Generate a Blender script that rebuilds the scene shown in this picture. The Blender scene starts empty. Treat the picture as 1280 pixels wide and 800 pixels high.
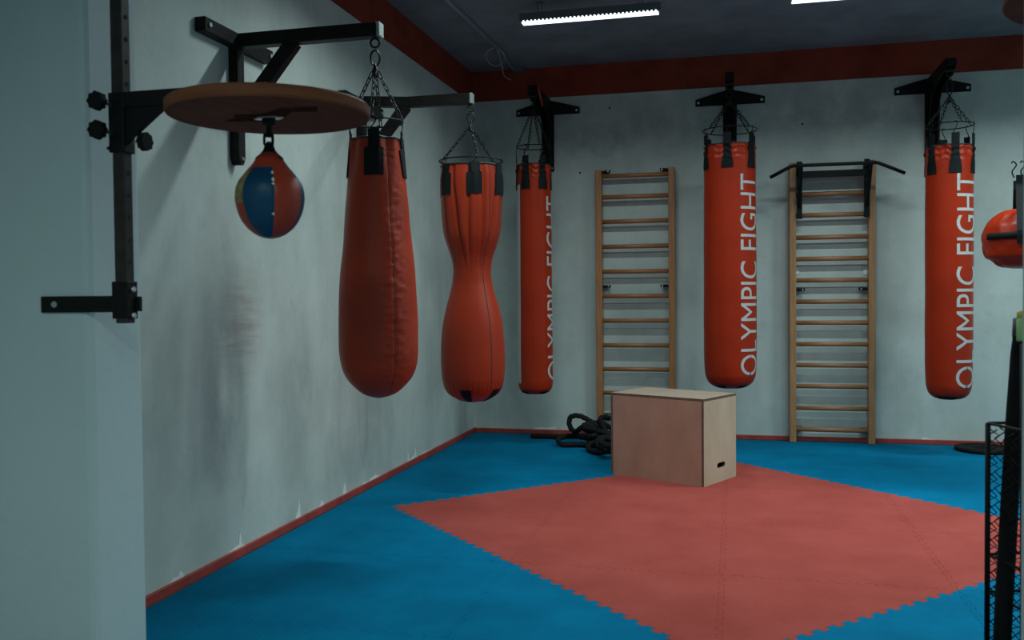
import bpy, bmesh, math, random
from math import sin, cos, pi, sqrt, atan2
from mathutils import Vector, Matrix, noise
random.seed(7)
sc = bpy.context.scene
COL = sc.collection

# ------------------------------------------------------------------ camera
F, YAW, PITCH, ROLL, H = 1140.726, 0.2386, -0.0262, -0.009, 1.2916
_r = Vector((cos(YAW), sin(YAW), 0))
FW = Vector((-sin(YAW)*cos(PITCH), cos(YAW)*cos(PITCH), sin(PITCH)))
_u = _r.cross(FW)
RT = cos(ROLL)*_r + sin(ROLL)*_u
UP = -sin(ROLL)*_r + cos(ROLL)*_u
CAM = Vector((0, 0, H))
def at(ax, val, x, y):
    """photo pixel -> point on the world plane coordinate[ax] = val"""
    d = FW + RT*((x-640)/F) - UP*((y-400)/F)
    return CAM + d*((val-CAM[ax])/d[ax])
def depth(P): return (Vector(P)-CAM).dot(FW)

cam = bpy.data.cameras.new('camera'); cam.sensor_width = 36; cam.lens = F/1280*36
cam.dof.use_dof = True; cam.dof.focus_distance = 6.3; cam.dof.aperture_fstop = 4.0
cam.clip_start = .05
co = bpy.data.objects.new('camera', cam); COL.objects.link(co)
M = Matrix((RT, UP, -FW)).transposed().to_4x4(); M.translation = CAM
co.matrix_world = M; sc.camera = co

# ------------------------------------------------------------------ room numbers
XL, YB, ZB, ZC = -2.409, 8.34, 3.124, 3.40       # left wall, back wall, underside of red band, ceiling
XR, YF = 3.965, -1.0
DX, DY = -0.0568, 5.268                           # centre of the red diamond

# ------------------------------------------------------------------ materials
def mat(name, col, rough=.6, metal=0, spec=.5, coat=0, noise_amt=0, nscale=8, bump=0, bscale=60, stretch=(1,1,1), col2=None, emit=0):
    m = bpy.data.materials.new(name); m.use_nodes = True
    nt = m.node_tree; b = nt.nodes['Principled BSDF']
    b.inputs['Base Color'].default_value = (*col, 1); b.inputs['Roughness'].default_value = rough
    b.inputs['Metallic'].default_value = metal; b.inputs['Specular IOR Level'].default_value = spec
    if coat: b.inputs['Coat Weight'].default_value = coat; b.inputs['Coat Roughness'].default_value = .25
    tc = nt.nodes.new('ShaderNodeTexCoord'); mp = nt.nodes.new('ShaderNodeMapping')
    mp.inputs['Scale'].default_value = stretch
    nt.links.new(tc.outputs['Object'], mp.inputs['Vector'])
    if noise_amt or col2:
        n = nt.nodes.new('ShaderNodeTexNoise'); n.inputs['Scale'].default_value = nscale; n.inputs['Detail'].default_value = 6
        n.inputs['Roughness'].default_value = .6
        nt.links.new(mp.outputs[0], n.inputs['Vector'])
        cr = nt.nodes.new('ShaderNodeValToRGB')
        c2 = col2 if col2 else tuple(c*(1-noise_amt) for c in col)
        cr.color_ramp.elements[0].position = .35; cr.color_ramp.elements[0].color = (*c2, 1)
        cr.color_ramp.elements[1].position = .65; cr.color_ramp.elements[1].color = (*col, 1)
        nt.links.new(n.outputs['Fac'], cr.inputs['Fac']); nt.links.new(cr.outputs['Color'], b.inputs['Base Color'])
    if bump:
        n2 = nt.nodes.new('ShaderNodeTexNoise'); n2.inputs['Scale'].default_value = bscale; n2.inputs['Detail'].default_value = 3
        nt.links.new(mp.outputs[0], n2.inputs['Vector'])
        bp = nt.nodes.new('ShaderNodeBump'); bp.inputs['Strength'].default_value = bump; bp.inputs['Distance'].default_value = .01
        nt.links.new(n2.outputs['Fac'], bp.inputs['Height']); nt.links.new(bp.outputs['Normal'], b.inputs['Normal'])
    if emit:
        b.inputs['Emission Color'].default_value = (*col, 1); b.inputs['Emission Strength'].default_value = emit
    return m

def wall_mat(name, col, dirt, scuffs_and_shade=()):
    """painted plaster: soft mottling, streaks, and scuff marks at given world places"""
    m = mat(name, col, .55, spec=.35, bump=.12, bscale=35)
    nt = m.node_tree; b = nt.nodes['Principled BSDF']; L = nt.links.new
    geo = nt.nodes.new('ShaderNodeNewGeometry')
    def noi(scale, st, det=5):
        mp = nt.nodes.new('ShaderNodeMapping'); mp.inputs['Scale'].default_value = st
        L(geo.outputs['Position'], mp.inputs['Vector'])
        n = nt.nodes.new('ShaderNodeTexNoise'); n.inputs['Scale'].default_value = scale; n.inputs['Detail'].default_value = det
        n.inputs['Roughness'].default_value = .62
        L(mp.outputs[0], n.inputs['Vector']); return n.outputs['Fac']
    def ramp(x, a, c):
        r = nt.nodes.new('ShaderNodeMapRange'); r.inputs['From Min'].default_value = a; r.inputs['From Max'].default_value = c
        L(x, r.inputs['Value']); return r.outputs[0]
    def math_(op, a, c):
        n = nt.nodes.new('ShaderNodeMath'); n.operation = op
        for i, v in enumerate((a, c)):
            if isinstance(v, (int, float)): n.inputs[i].default_value = v
            else: L(v, n.inputs[i])
        return n.outputs[0]
    def mix(fac, a, c):
        n = nt.nodes.new('ShaderNodeMix'); n.data_type = 'RGBA'
        L(fac, n.inputs[0])
        for i, v in ((6, a), (7, c)):
            if isinstance(v, tuple): n.inputs[i].default_value = (*v, 1)
            else: L(v, n.inputs[i])
        return n.outputs[2]
    d1 = math_('MULTIPLY', ramp(noi(1.3, (1, 1, 1), 8), .42, .72), .55)
    d2 = math_('MULTIPLY', ramp(noi(2.2, (1, 1, .22), 6), .5, .75), .35)
    f = math_('ADD', d1, d2)
    c = mix(f, col, dirt)
    d3 = math_('MULTIPLY', ramp(noi(14, (1, 1, 1), 8), .56, .72), .22)
    c = mix(d3, c, dirt)
    for (ctr, rad, sc_, amt, scol) in scuffs_and_shade:
        mp = nt.nodes.new('ShaderNodeMapping'); mp.vector_type = 'TEXTURE'
        mp.inputs['Location'].default_value = ctr; mp.inputs['Scale'].default_value = rad
        L(geo.outputs['Position'], mp.inputs['Vector'])
        g = nt.nodes.new('ShaderNodeTexGradient'); g.gradient_type = 'SPHERICAL'; L(mp.outputs[0], g.inputs['Vector'])
        k = math_('MULTIPLY', ramp(g.outputs['Fac'], 0, .6), ramp(noi(5, sc_, 6), .3, .65))
        c = mix(math_('MULTIPLY', k, amt), c, scol)
    L(c, b.inputs['Base Color'])
    return m

WALLC, WALLD = (.53, .57, .525), (.29, .315, .285)
M_wall_left = wall_mat('painted plaster left', WALLC, WALLD, [
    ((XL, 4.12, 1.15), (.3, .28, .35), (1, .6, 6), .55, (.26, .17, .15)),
    ((XL, 4.0, .85), (.3, .30, .75), (1, 1, .4), .7, (.20, .235, .235)),  # upright shadow streak put into the wall colour
    ((XL, 4.75, .75), (.3, .35, .6), (1, 1, .4), .5, (.24, .27, .26)),  # from here on, darker patches low along the wall
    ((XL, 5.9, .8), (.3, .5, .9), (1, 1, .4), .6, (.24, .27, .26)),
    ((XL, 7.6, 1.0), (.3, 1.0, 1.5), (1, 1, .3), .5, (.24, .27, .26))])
M_wall_back = wall_mat('painted plaster back', WALLC, WALLD, [
    ((-1.2, YB, 2.8), (1.6, .3, .45), (1, 1, 1), .6, (.2, .22, .2)),  # dim upper wall painted in as broad dark patches
    ((1.0, YB, 2.9), (1.6, .3, .4), (1, 1, 1), .6, (.2, .22, .2)),
    ((-2.1, YB, .6), (.6, .3, 1.0), (1, 1, .4), .5, (.24, .27, .26))])  # low corner grime, deepened to stand for corner shade
M_pier = wall_mat('painted plaster pier', (.45, .525, .515), (.39, .46, .45))
M_ceil = mat('grey painted ceiling', (.20, .225, .25), .8, noise_amt=.35, nscale=2.2, bump=.1, bscale=20)
M_band = mat('brick red wall paint', (.27, .04, .02), .7, spec=.2, noise_amt=.35, nscale=3)
M_skirt = mat('red skirting paint', (.40, .05, .035), .5, noise_amt=.35, nscale=9)
M_slab = mat('concrete slab', (.22, .22, .21), .8, noise_amt=.3, nscale=5)
M_peel = mat('bare white plaster', (.74, .77, .75), .8, noise_amt=.15, nscale=30)

def mat_foam(name, col, col2):
    m = mat(name, col, .8, spec=.03)
    nt = m.node_tree; b = nt.nodes['Principled BSDF']; L = nt.links.new
    geo = nt.nodes.new('ShaderNodeNewGeometry')
    n = nt.nodes.new('ShaderNodeTexNoise'); n.inputs['Scale'].default_value = 2.3; n.inputs['Detail'].default_value = 8; n.inputs['Roughness'].default_value = .65
    L(geo.outputs['Position'], n.inputs['Vector'])
    r = nt.nodes.new('ShaderNodeValToRGB'); r.color_ramp.elements[0].position = .35; r.color_ramp.elements[1].position = .68
    r.color_ramp.elements[0].color = (*col2, 1); r.color_ramp.elements[1].color = (*col, 1)
    L(n.outputs['Fac'], r.inputs['Fac']); L(r.outputs['Color'], b.inputs['Base Color'])
    # woven leaf grain of the moulded foam
    mp = nt.nodes.new('ShaderNodeMapping'); mp.inputs['Rotation'].default_value = (0, 0, pi/4); L(geo.outputs['Position'], mp.inputs['Vector'])
    w1 = nt.nodes.new('ShaderNodeTexWave'); w1.inputs['Scale'].default_value = 16; w1.inputs['Distortion'].default_value = 1.5; L(mp.outputs[0], w1.inputs['Vector'])
    w2 = nt.nodes.new('ShaderNodeTexWave'); w2.bands_direction = 'Y'; w2.inputs['Scale'].default_value = 16; w2.inputs['Distortion'].default_value = 1.5; L(mp.outputs[0], w2.inputs['Vector'])
    mul = nt.nodes.new('ShaderNodeMath'); mul.operation = 'MULTIPLY'; L(w1.outputs['Fac'], mul.inputs[0]); L(w2.outputs['Fac'], mul.inputs[1])
    bp = nt.nodes.new('ShaderNodeBump'); bp.inputs['Strength'].default_value = .22; bp.inputs['Distance'].default_value = .004
    L(mul.outputs[0], bp.inputs['Height']); L(bp.outputs['Normal'], b.inputs['Normal'])
    return m
M_blue = mat_foam('blue foam', (.0003, .141, .266), (.0003, .104, .202))
M_red = mat_foam('red foam', (.345, .066, .054), (.285, .05, .04))

M_black = mat('black powder coated steel', (.007, .007, .0065), .5, spec=.14)
M_tube = mat('worn black steel tube', (.016, .014, .012), .5, spec=.16, noise_amt=.5, nscale=20)
M_post = mat('worn brown-black post', (.034, .029, .024), .5, spec=.2, noise_amt=.5, nscale=20)
M_steel = mat('zinc steel', (.55, .55, .53), .35, metal=.9)
M_chain = mat('dark chain steel', (.022, .021, .020), .4, metal=.5, spec=.3)
M_strap = mat('black webbing', (.006, .008, .0085), .6, spec=.14, bump=.3, bscale=250)
M_cap = mat('grey plastic end cap', (.28, .31, .29), .6)
M_hole = mat('dark hollow', (.003, .003, .003), .9)
M_board = mat('varnished board edge', (.20, .068, .029), .6, spec=.12, col2=(.14, .045, .02), nscale=6, stretch=(1, 1, 8))
M_board_under = mat('stained board underside', (.15, .052, .032), .8, spec=.06, col2=(.11, .036, .024), nscale=5, stretch=(6, 1, 1))
M_decal = mat('faded dark print', (.07, .030, .022), .9, spec=0, noise_amt=.5, nscale=40)
def vinyl(name, col, rough=.38, bump=.1):
    return mat(name, col, rough, spec=.22, noise_amt=.16, nscale=3.5, bump=bump, bscale=120)
M_v1 = vinyl('dull red leather', (.39, .035, .011), .42, .15)
M_v2 = vinyl('soft red vinyl', (.33, .028, .008), .40, .12)
M_v3 = vinyl('orange red vinyl', (.36, .023, .004), .34)
M_rim = mat('black rim tape', (.015, .014, .013), .6)
M_print = mat('white print', (.50, .485, .46), .6, spec=.2, noise_amt=.1, nscale=60)
M_sb_red = vinyl('speed bag red leather', (.34, .042, .02), .38)
M_sb_blue = vinyl('speed bag blue leather', (.0035, .05, .105), .4)
M_sb_gold = mat('faded yellow patch', (.30, .24, .09), .6, spec=.2, noise_amt=.6, nscale=50)
M_worn = mat('worn pale leather', (.62, .6, .52), .7)
M_pine = mat('varnished ladder timber', (.44, .185, .07), .42, col2=(.34, .13, .05), nscale=4, stretch=(12, 12, 1))
M_pine_rung = mat('varnished rung timber', (.40, .165, .065), .42, col2=(.30, .115, .045), nscale=4, stretch=(1, 12, 12))
M_oak = mat('lighter ladder timber', (.40, .205, .085), .42, col2=(.31, .145, .06), nscale=4, stretch=(12, 12, 1))
M_oak_rung = mat('lighter rung timber', (.38, .17, .075), .42, col2=(.28, .12, .05), nscale=4, stretch=(1, 12, 12))
M_ply = mat('plywood face', (.45, .235, .165), .65, spec=.2, col2=(.38, .195, .14), nscale=5, stretch=(1, 1, .6), bump=.05)  # plywood toned per face: its light and shade go into the colour
M_ply2 = mat('plywood end face', (.52, .39, .28), .65, spec=.2, col2=(.45, .33, .235), nscale=5, stretch=(1, 1, .6), bump=.05)
M_ply_top = mat('worn plywood top', (.36, .26, .195), .65, spec=.2, col2=(.29, .20, .15), nscale=6, stretch=(1, 4, 1))  # worn top, colour darkened to hold down the light on it
M_ply_edge = mat('dark plywood edge', (.16, .085, .06), .7, noise_amt=.4, nscale=40)
M_rope = mat('black rope', (.0065, .0065, .006), .75, spec=.2, bump=.5, bscale=200)
M_rubber = mat('black rubber', (.009, .0085, .008), .75, spec=.12, noise_amt=.3, nscale=10)
M_wire = mat('black wire', (.005, .005, .0055), .6, spec=.15)
M_housing = mat('dark lamp housing', (.10, .11, .115), .6)
M_led = mat('led diffuser', (.80, .96, 1.0), .5, emit=2.2)
M_cable = mat('grey cable', (.30, .30, .28), .6)
M_conduit = mat('painted conduit', (.26, .28, .29), .6)
M_green = mat('lime green foam', (.30, .48, .16), .7)
M_yellow = mat('yellow cap', (.62, .45, .05), .6)
M_purple = mat('dark purple grip', (.035, .02, .045), .6)
M_orange = mat('orange webbing', (.5, .07, .02), .6)

# ------------------------------------------------------------------ helpers
def new(): return bmesh.new()
def box(bm, c, s, rot=None, bev=0, mi=0):
    r = bmesh.ops.create_cube(bm, size=1)
    vs = r['verts']; R3 = rot.to_3x3() if rot else Matrix.Identity(3)
    for v in vs: v.co = Vector(c) + R3 @ Vector((v.co.x*s[0], v.co.y*s[1], v.co.z*s[2]))
    es = list({e for v in vs for e in v.link_edges})
    fs = {f for v in vs for f in v.link_faces}
    for f in fs: f.material_index = mi
    if bev: bmesh.ops.bevel(bm, geom=es, offset=bev, segments=2, affect='EDGES', profile=.5)
def bar(bm, a, b, w, h, up=(0, 0, 1), bev=0):
    """rectangular bar from a to b; w across, h along up"""
    a, b = Vector(a), Vector(b); d = (b-a); l = d.length; d.normalize()
    s = d.cross(Vector(up)).normalized(); u = s.cross(d)
    box(bm, (a+b)/2, (w, l, h), Matrix((s, d, u)).transposed(), bev)
def frames(pts, closed=False):
    pts = [Vector(p) for p in pts]; n = len(pts); T = []
    for i in range(n):
        if closed: t = pts[(i+1) % n]-pts[i-1]
        else: t = pts[min(i+1, n-1)]-pts[max(i-1, 0)]
        T.append(t.normalized())
    ref = Vector((0, 0, 1)) if abs(T[0].z) < .9 else Vector((1, 0, 0))
    N = [(ref-T[0]*ref.dot(T[0])).normalized()]
    for i in range(1, n):
        v = N[-1]-T[i]*N[-1].dot(T[i])
        N.append(v.normalized())
    return pts, T, N
def tube(bm, pts, rad, n=8, closed=False, shape=None):
    """swept tube; shape(i, angle) multiplies the radius"""
    pts, T, N = frames(pts, closed); rings = []
    for i, p in enumerate(pts):
        B = T[i].cross(N[i]); ring = []
        r = rad[i] if isinstance(rad, (list, tuple)) else rad
        for k in range(n):
            a = 2*pi*k/n; rr = r*(shape(i, a) if shape else 1)
            ring.append(bm.verts.new(p+N[i]*cos(a)*rr+B*sin(a)*rr))
        rings.append(ring)
    m = len(rings)
    for i in range(m if closed else m-1):
        A, Bq = rings[i], rings[(i+1) % m]
        off = 0
        if closed and i == m-1:
            off = min(range(n), key=lambda o: sum((A[k].co-Bq[(k+o) % n].co).length for k in range(n)))
        for k in range(n):
            f = bm.faces.new((A[k], A[(k+1) % n], Bq[(k+1+off) % n], Bq[(k+off) % n])); f.smooth = True
    if not closed:
        bm.faces.new(rings[0][::-1]); bm.faces.new(rings[-1])
def cyl(bm, a, b, r, n=16): tube(bm, [a, b], r, n)
def prism(bm, poly, thick, O, X, Y):
    """polygon (2-D) in the plane O + X*u + Y*v, extruded by thick along X x Y (centred)"""
    X, Y = Vector(X), Vector(Y); Nn = X.cross(Y).normalized(); O = Vector(O)
    A = [bm.verts.new(O+X*u+Y*v-Nn*thick/2) for u, v in poly]
    B = [bm.verts.new(O+X*u+Y*v+Nn*thick/2) for u, v in poly]
    bm.faces.new(A[::-1]); bm.faces.new(B)
    for i in range(len(A)):
        j = (i+1) % len(A); bm.faces.new((A[i], A[j], B[j], B[i]))
def catmull(pts, k=8, closed=False):
    P = [Vector(p) for p in pts]; n = len(P); out = []
    for i in range(n if closed else n-1):
        if closed: p0, p1, p2, p3 = P[i-1], P[i], P[(i+1) % n], P[(i+2) % n]
        else: p0, p1, p2, p3 = P[max(i-1, 0)], P[i], P[i+1], P[min(i+2, n-1)]
        for j in range(k):
            t = j/k
            out.append(.5*((2*p1)+(p2-p0)*t+(2*p0-5*p1+4*p2-p3)*t*t+(3*p1-p0-3*p2+p3)*t**3))
    if not closed: out.append(P[-1].copy())
    return out
def lathe(bm, prof, c=(0, 0, 0), n=48, disp=None, mi=None):
    """profile [(r, z)] spun about the vertical through c; disp(theta, z) adds to r"""
    c = Vector(c); rings = []
    for r, z in prof:
        if r < 1e-5: rings.append([bm.verts.new(c+Vector((0, 0, z)))]); continue
        ring = []
        for k in range(n):
            a = 2*pi*k/n; rr = r+(disp(a, z) if disp else 0)
            ring.append(bm.verts.new(c+Vector((cos(a)*rr, sin(a)*rr, z))))
        rings.append(ring)
    for i in range(len(rings)-1):
        A, B = rings[i], rings[i+1]
        for k in range(n):
            l = (k+1) % n
            if len(A) == 1 and len(B) == 1: continue
            if len(A) == 1: f = bm.faces.new((A[0], B[k], B[l]))
            elif len(B) == 1: f = bm.faces.new((A[k], A[l], B[0]))
            else: f = bm.faces.new((A[k], A[l], B[l], B[k]))
            f.smooth = True
            if mi: f.material_index = mi(2*pi*(k+.5)/n, (prof[i][1]+prof[i+1][1])/2)
def ring(bm, c, R, r, n=40, m=8, X=(1, 0, 0), Y=(0, 1, 0), sx=1):
    X, Y = Vector(X), Vector(Y)
    tube(bm, [Vector(c)+X*cos(2*pi*i/n)*R*sx+Y*sin(2*pi*i/n)*R for i in range(n)], r, m, closed=True)

def root_loc(o):
    while o.parent: o = o.parent
    return o.location
def obj(name, bm, m, parent=None, label=None, loc=None, smooth=None):
    bmesh.ops.recalc_face_normals(bm, faces=bm.faces[:])
    off = Vector(loc) if loc is not None else (root_loc(parent) if parent else Vector((0, 0, 0)))
    bmesh.ops.translate(bm, verts=bm.verts[:], vec=-off)
    if smooth is not None:
        for f in bm.faces: f.smooth = smooth
    me = bpy.data.meshes.new(name); bm.to_mesh(me); bm.free()
    for x in (m if isinstance(m, (list, tuple)) else [m]): me.materials.append(x)
    o = bpy.data.objects.new(name, me); COL.objects.link(o)
    if parent: o.parent = parent
    if loc is not None: o.location = loc
    if label: o['label'] = label
    return o
def thing(name, label, cat, loc, group=None):
    o = bpy.data.objects.new(name, None); COL.objects.link(o); o.empty_display_size = .1
    o.location = loc; return tag(o, label, cat, group)
def tag(o, label, cat, group=None):
    o['label'] = label; o['category'] = cat
    if group: o['group'] = group
    return o
def struct(name, bm, m, label=None):
    o = obj(name, bm, m); o['kind'] = 'structure'
    if label: o['label'] = label
    return o
def lerp(tab, x):
    if x <= tab[0][0]: return tab[0][1]
    for (a, va), (b, vb) in zip(tab, tab[1:]):
        if x <= b: return va+(vb-va)*(x-a)/(b-a)
    return tab[-1][1]
def smooth_tab(tab, x):
    """monotone-ish cubic through a table"""
    n = len(tab)
    if x <= tab[0][0]: return tab[0][1]
    if x >= tab[-1][0]: return tab[-1][1]
    for i in range(n-1):
        a, b = tab[i][0], tab[i+1][0]
        if x <= b:
            h = b-a; t = (x-a)/h
            def slope(k):
                if k == 0: return (tab[1][1]-tab[0][1])/(tab[1][0]-tab[0][0])
                if k == n-1: return (tab[-1][1]-tab[-2][1])/(tab[-1][0]-tab[-2][0])
                s0 = (tab[k][1]-tab[k-1][1])/(tab[k][0]-tab[k-1][0]); s1 = (tab[k+1][1]-tab[k][1])/(tab[k+1][0]-tab[k][0])
                return 0 if s0*s1 <= 0 else 2*s0*s1/(s0+s1)
            m0, m1 = slope(i)*h, slope(i+1)*h
            return (2*t**3-3*t*t+1)*tab[i][1]+(t**3-2*t*t+t)*m0+(-2*t**3+3*t*t)*tab[i+1][1]+(t**3-t*t)*m1

# ================================================================== THE ROOM
b = new(); box(b, ((XL+XR)/2, (YF+YB)/2, -.075), (XR-XL+.4, YB-YF+.4, .10)); struct('floor', b, M_slab, 'grey concrete floor slab under the foam mats')
b = new(); box(b, (XL-.1, (YF+YB)/2, ZC/2), (.2, YB-YF, ZC+.05)); wl = struct('wall_left', b, M_wall_left, 'scuffed grey-green painted left wall')
b = new(); box(b, ((XL+XR)/2, YB+.1, ZC/2), (XR-XL+.4, .2, ZC+.05)); wb = struct('wall_back', b, M_wall_back, 'stained grey-green painted back wall')
b = new(); box(b, (XR+.1, (YF+YB)/2, ZC/2), (.2, YB-YF, ZC+.05)); struct('wall_right', b, M_pier, 'grey-green painted right wall')
b = new(); box(b, ((XL+XR)/2, (YF+YB)/2, ZC+.06), (XR-XL+.4, YB-YF+.4, .12)); struct('ceiling', b, M_ceil, 'dark grey painted ceiling')
b = new(); box(b, (XL+.008, (YF+YB)/2, (ZB+ZC)/2), (.016, YB-YF, ZC-ZB)); struct('trim_1', b, M_band, 'brick red painted band along the top of the left wall')
b = new(); box(b, ((XL+XR)/2+.008, YB-.008, (ZB+ZC)/2), (XR-XL-.016, .016, ZC-ZB)); struct('trim_2', b, M_band, 'brick red painted band along the top of the back wall')
b = new(); box(b, (XL+.009, (2.77+YB)/2, .0225), (.018, YB-2.77, .045), bev=.004); struct('baseboard_left', b, M_skirt, 'red skirting strip along the left wall')
b = new(); box(b, ((XL+XR)/2+.009, YB-.009, .021), (XR-XL-.02, .018, .042), bev=.004); struct('baseboard_back', b, M_skirt, 'red skirting strip along the back wall')
# wall pier at the left (carries the speed bag platform) and the pier at the right edge
PX, PY0, PY1 = -1.98, 2.49, 2.755
b = new(); box(b, ((XL+PX)/2-.01, (PY0+PY1)/2, ZC/2), (PX-XL+.02, PY1-PY0, ZC), bev=.022); struct('wall_pier_left', b, M_pier, 'smooth pale blue-grey wall pier at the left edge')
b = new(); box(b, (.652+.06, 2.285, ZC/2), (.12, .13, ZC), bev=.01); struct('wall_pier_right', b, M_pier, 'narrow pale blue-grey wall pier at the right edge')

# bits of peeled paint along the foot of the walls (children of the wall)
def peel(parent, pts, ax, val, out):
    bm = new(); P = [at(ax, val, x, y) for x, y in pts]
    n = Vector((out, 0, 0)) if ax == 0 else Vector((0, out, 0))
    A = [bm.verts.new(p+n*.001) for p in P]; B = [bm.verts.new(p+n*.003) for p in P]
    bm.faces.new(A[::-1]); bm.faces.new(B)
    for i in range(len(P)):
        j = (i+1) % len(P); bm.faces.new((A[i], A[j], B[j], B[i]))
    obj('peeled_paint', bm, M_peel, parent, 'white patch where the wall paint has peeled')
def zoomed(x0, y0, k, pts): return [(x0+x/k, y0+y/k) for x, y in pts]
for pts in (
    [(88, 487), (110, 470), (118, 476), (92, 490)],
    [(128, 465), (150, 435), (165, 428), (172, 408), (184, 418), (182, 435), (150, 455)],
    [(332, 356), (352, 335), (368, 322), (371, 276), (377, 300), (378, 322), (395, 322), (362, 346)],
    [(556, 243), (566, 200), (568, 162), (573, 200), (574, 238)],
    [(626, 208), (640, 192), (642, 176), (650, 176), (652, 192)],
    [(660, 190), (672, 180), (684, 178), (688, 180), (672, 190)],
    [(714, 162), (719, 116), (724, 120), (726, 142), (734, 156)],
    [(776, 134), (786, 116), (800, 112), (798, 126)],
    [(798, 122), (806, 104), (826, 90), (848, 92), (832, 106)],
    [(930, 48), (932, 8), (936, 40), (954, 25), (957, -5), (962, 30), (944, 46)],
    [(968, 28), (985, 14), (1012, 2), (1018, 6), (990, 20)]):
    peel(wl, zoomed(160, 560, 2.667, pts), 0, XL, 1)
peel(wb, [(664, 539), (668, 535), (672, 534), (682, 534.5), (690, 534), (694.5, 532.5), (696, 538.5)], 1, YB, -1)
peel(wb, [(1150, 550.5), (1154, 547), (1166, 549), (1172, 551)], 1, YB, -1)
for q in ((762, 135), (725, 216), (1003, 155)):                     # old screw holes in the back wall
    bm = new(); p = at(1, YB, *q); cyl(bm, p+Vector((0, -.004, 0)), p+Vector((0, .004, 0)), .009, 10); obj('screw_hole', bm, M_hole, wb)

# ================================================================== FLOOR MATS
AMP, GAP = .0125, .0013
def seam(a, c, straight=False):
    """jigsaw polyline from a to c (c left out); the two mats that share an edge get the same line"""
    a, c = Vector(a), Vector(c)
    if straight: return [a]
    rev = (round(a.x, 3), round(a.y, 3)) > (round(c.x, 3), round(c.y, 3))
    s, e = (c, a) if rev else (a, c)
    d = e-s; l = d.length; d.normalize(); n = Vector((-d.y, d.x))
    k = max(1, round((l-.10)/.085)); p = (l-.10)/k; out = [s.copy()]
    for i in range(k):
        o = .05+i*p
        for t, q in ((.06, 0), (.0, AMP), (.56, AMP), (.47, -AMP), (.97, -AMP)) if i == 0 else ((.03, AMP), (.56, AMP), (.47, -AMP), (.97, -AMP)):
            out.append(s+d*(o+t*p)+n*q)
    out.append(s+d*(l-.04)); out.append(e.copy())
    if rev: out.reverse()
    return out[:-1]
def foam_mat(corners, m, label, group, flat):
    pts = []
    k = len(corners)
    for i in range(k):
        pts += seam(corners[i], corners[(i+1) % k], flat(corners[i], corners[(i+1) % k]))
    bm = new(); vs = [bm.verts.new((p.x, p.y, 0)) for p in pts]
    f = bm.faces.new(vs)
    if f.normal.z < 0: f.normal_flip()
    f.normal_update()
    bot = bmesh.ops.extrude_face_region(bm, geom=[f])
    top = [g for g in bot['geom'] if isinstance(g, bmesh.types.BMFace)][0]
    for v in f.verts: v.co.z = -.0245
    r = bmesh.ops.inset_region(bm, faces=[top], thickness=GAP, use_even_offset=True)
    outer = {v for ff in r['faces'] for v in ff.verts}-set(top.verts)
    for v in outer: v.co.z = -.002
    cx = sum(c[0] for c in corners)/k; cy = sum(c[1] for c in corners)/k
    tag(obj('foam_mat', bm, m, loc=(cx, cy, -.0245)), label, 'floor mat', group)
X0, X1, Y1 = XL+.019, DX+4, YB-.019
GX = [X0]+[DX+i for i in range(-2, 5)]
GY = [DY+j for j in range(-3, 3)]+[Y1]
def flat(a, c):
    for k, v in ((0, X0), (0, X1), (1, GY[0]), (1, Y1)):
        if abs(a[k]-v) < 1e-4 and abs(c[k]-v) < 1e-4: return True
    return False
COLN = ['narrow first', 'second', 'third', 'fourth', 'fifth', 'sixth', 'seventh']
ROWN = ['sixth', 'fifth', 'fourth', 'third', 'second', 'first']
BG, RG = 'blue puzzle mats', 'red puzzle mats of the diamond'
for i in range(7):
    for j in range(6):
        x0, x1, y0, y1 = GX[i], GX[i+1], GY[j], GY[j+1]
        mx, my = round((x0+x1)/2-DX, 2), round((y0+y1)/2-DY, 2)
        cs = [(x0, y0), (x1, y0), (x1, y1), (x0, y1)]
        m = abs(mx)+abs(my)
        if i >= 1 and m < 1.2:
            q = ('back' if my > 0 else 'front')+'-'+('left' if mx < 0 else 'right')
            foam_mat(cs, M_red, f'square red foam mat in the {q} quarter of the red diamond', RG, flat)
        elif i >= 1 and abs(m-2) < .01 and abs(mx) < 2 and abs(my) < 2:
            q = ('back' if my > 0 else 'front')+'-'+('left' if mx < 0 else 'right')
            tip = ('left' if mx < 0 else 'right') if abs(mx) > 1 else ('back' if my > 0 else 'front')
            side = ('back' if my > 0 else 'front') if abs(mx) > 1 else ('left' if mx < 0 else 'right')
            cs.sort(key=lambda p: abs(p[0]-DX)+abs(p[1]-DY))
            inner, s1, s2, outer = cs
            foam_mat([inner, s1, s2], M_red, f'triangular red foam mat, {side} half of the {tip} tip of the red diamond', RG, flat)
            foam_mat([outer, s1, s2], M_blue, f'triangular blue foam mat at the {q} diamond edge, towards its {tip} tip', BG, flat)
        else:
            foam_mat(cs, M_blue, f'blue foam mat, {COLN[i]} from the left wall, {ROWN[j]} row from the back wall', BG, flat)

# ================================================================== CHAINS, HOOKS
def chain(bm, a, c, L=.036, r=.0028, w=.0085):
    a, c = Vector(a), Vector(c); d = c-a; l = d.length; d.normalize()
    n = max(2, round(l/(L*.78))); st = l/n
    s = d.cross(Vector((.3, .8, .1))).normalized(); u = s.cross(d)
    hl = max(st*.62-w, .003)
    for i in range(n):
        o = a+d*(st*(i+.5)); q = s if i % 2 else u; pts = []
        for k in range(6): t = pi*k/5; pts.append(o+d*(hl+sin(t)*w)+q*cos(t)*w)
        for k in range(6): t = pi+pi*k/5; pts.append(o+d*(-hl+sin(t)*w)+q*cos(t)*w)
        tube(bm, pts, r, 5, closed=True)

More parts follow.
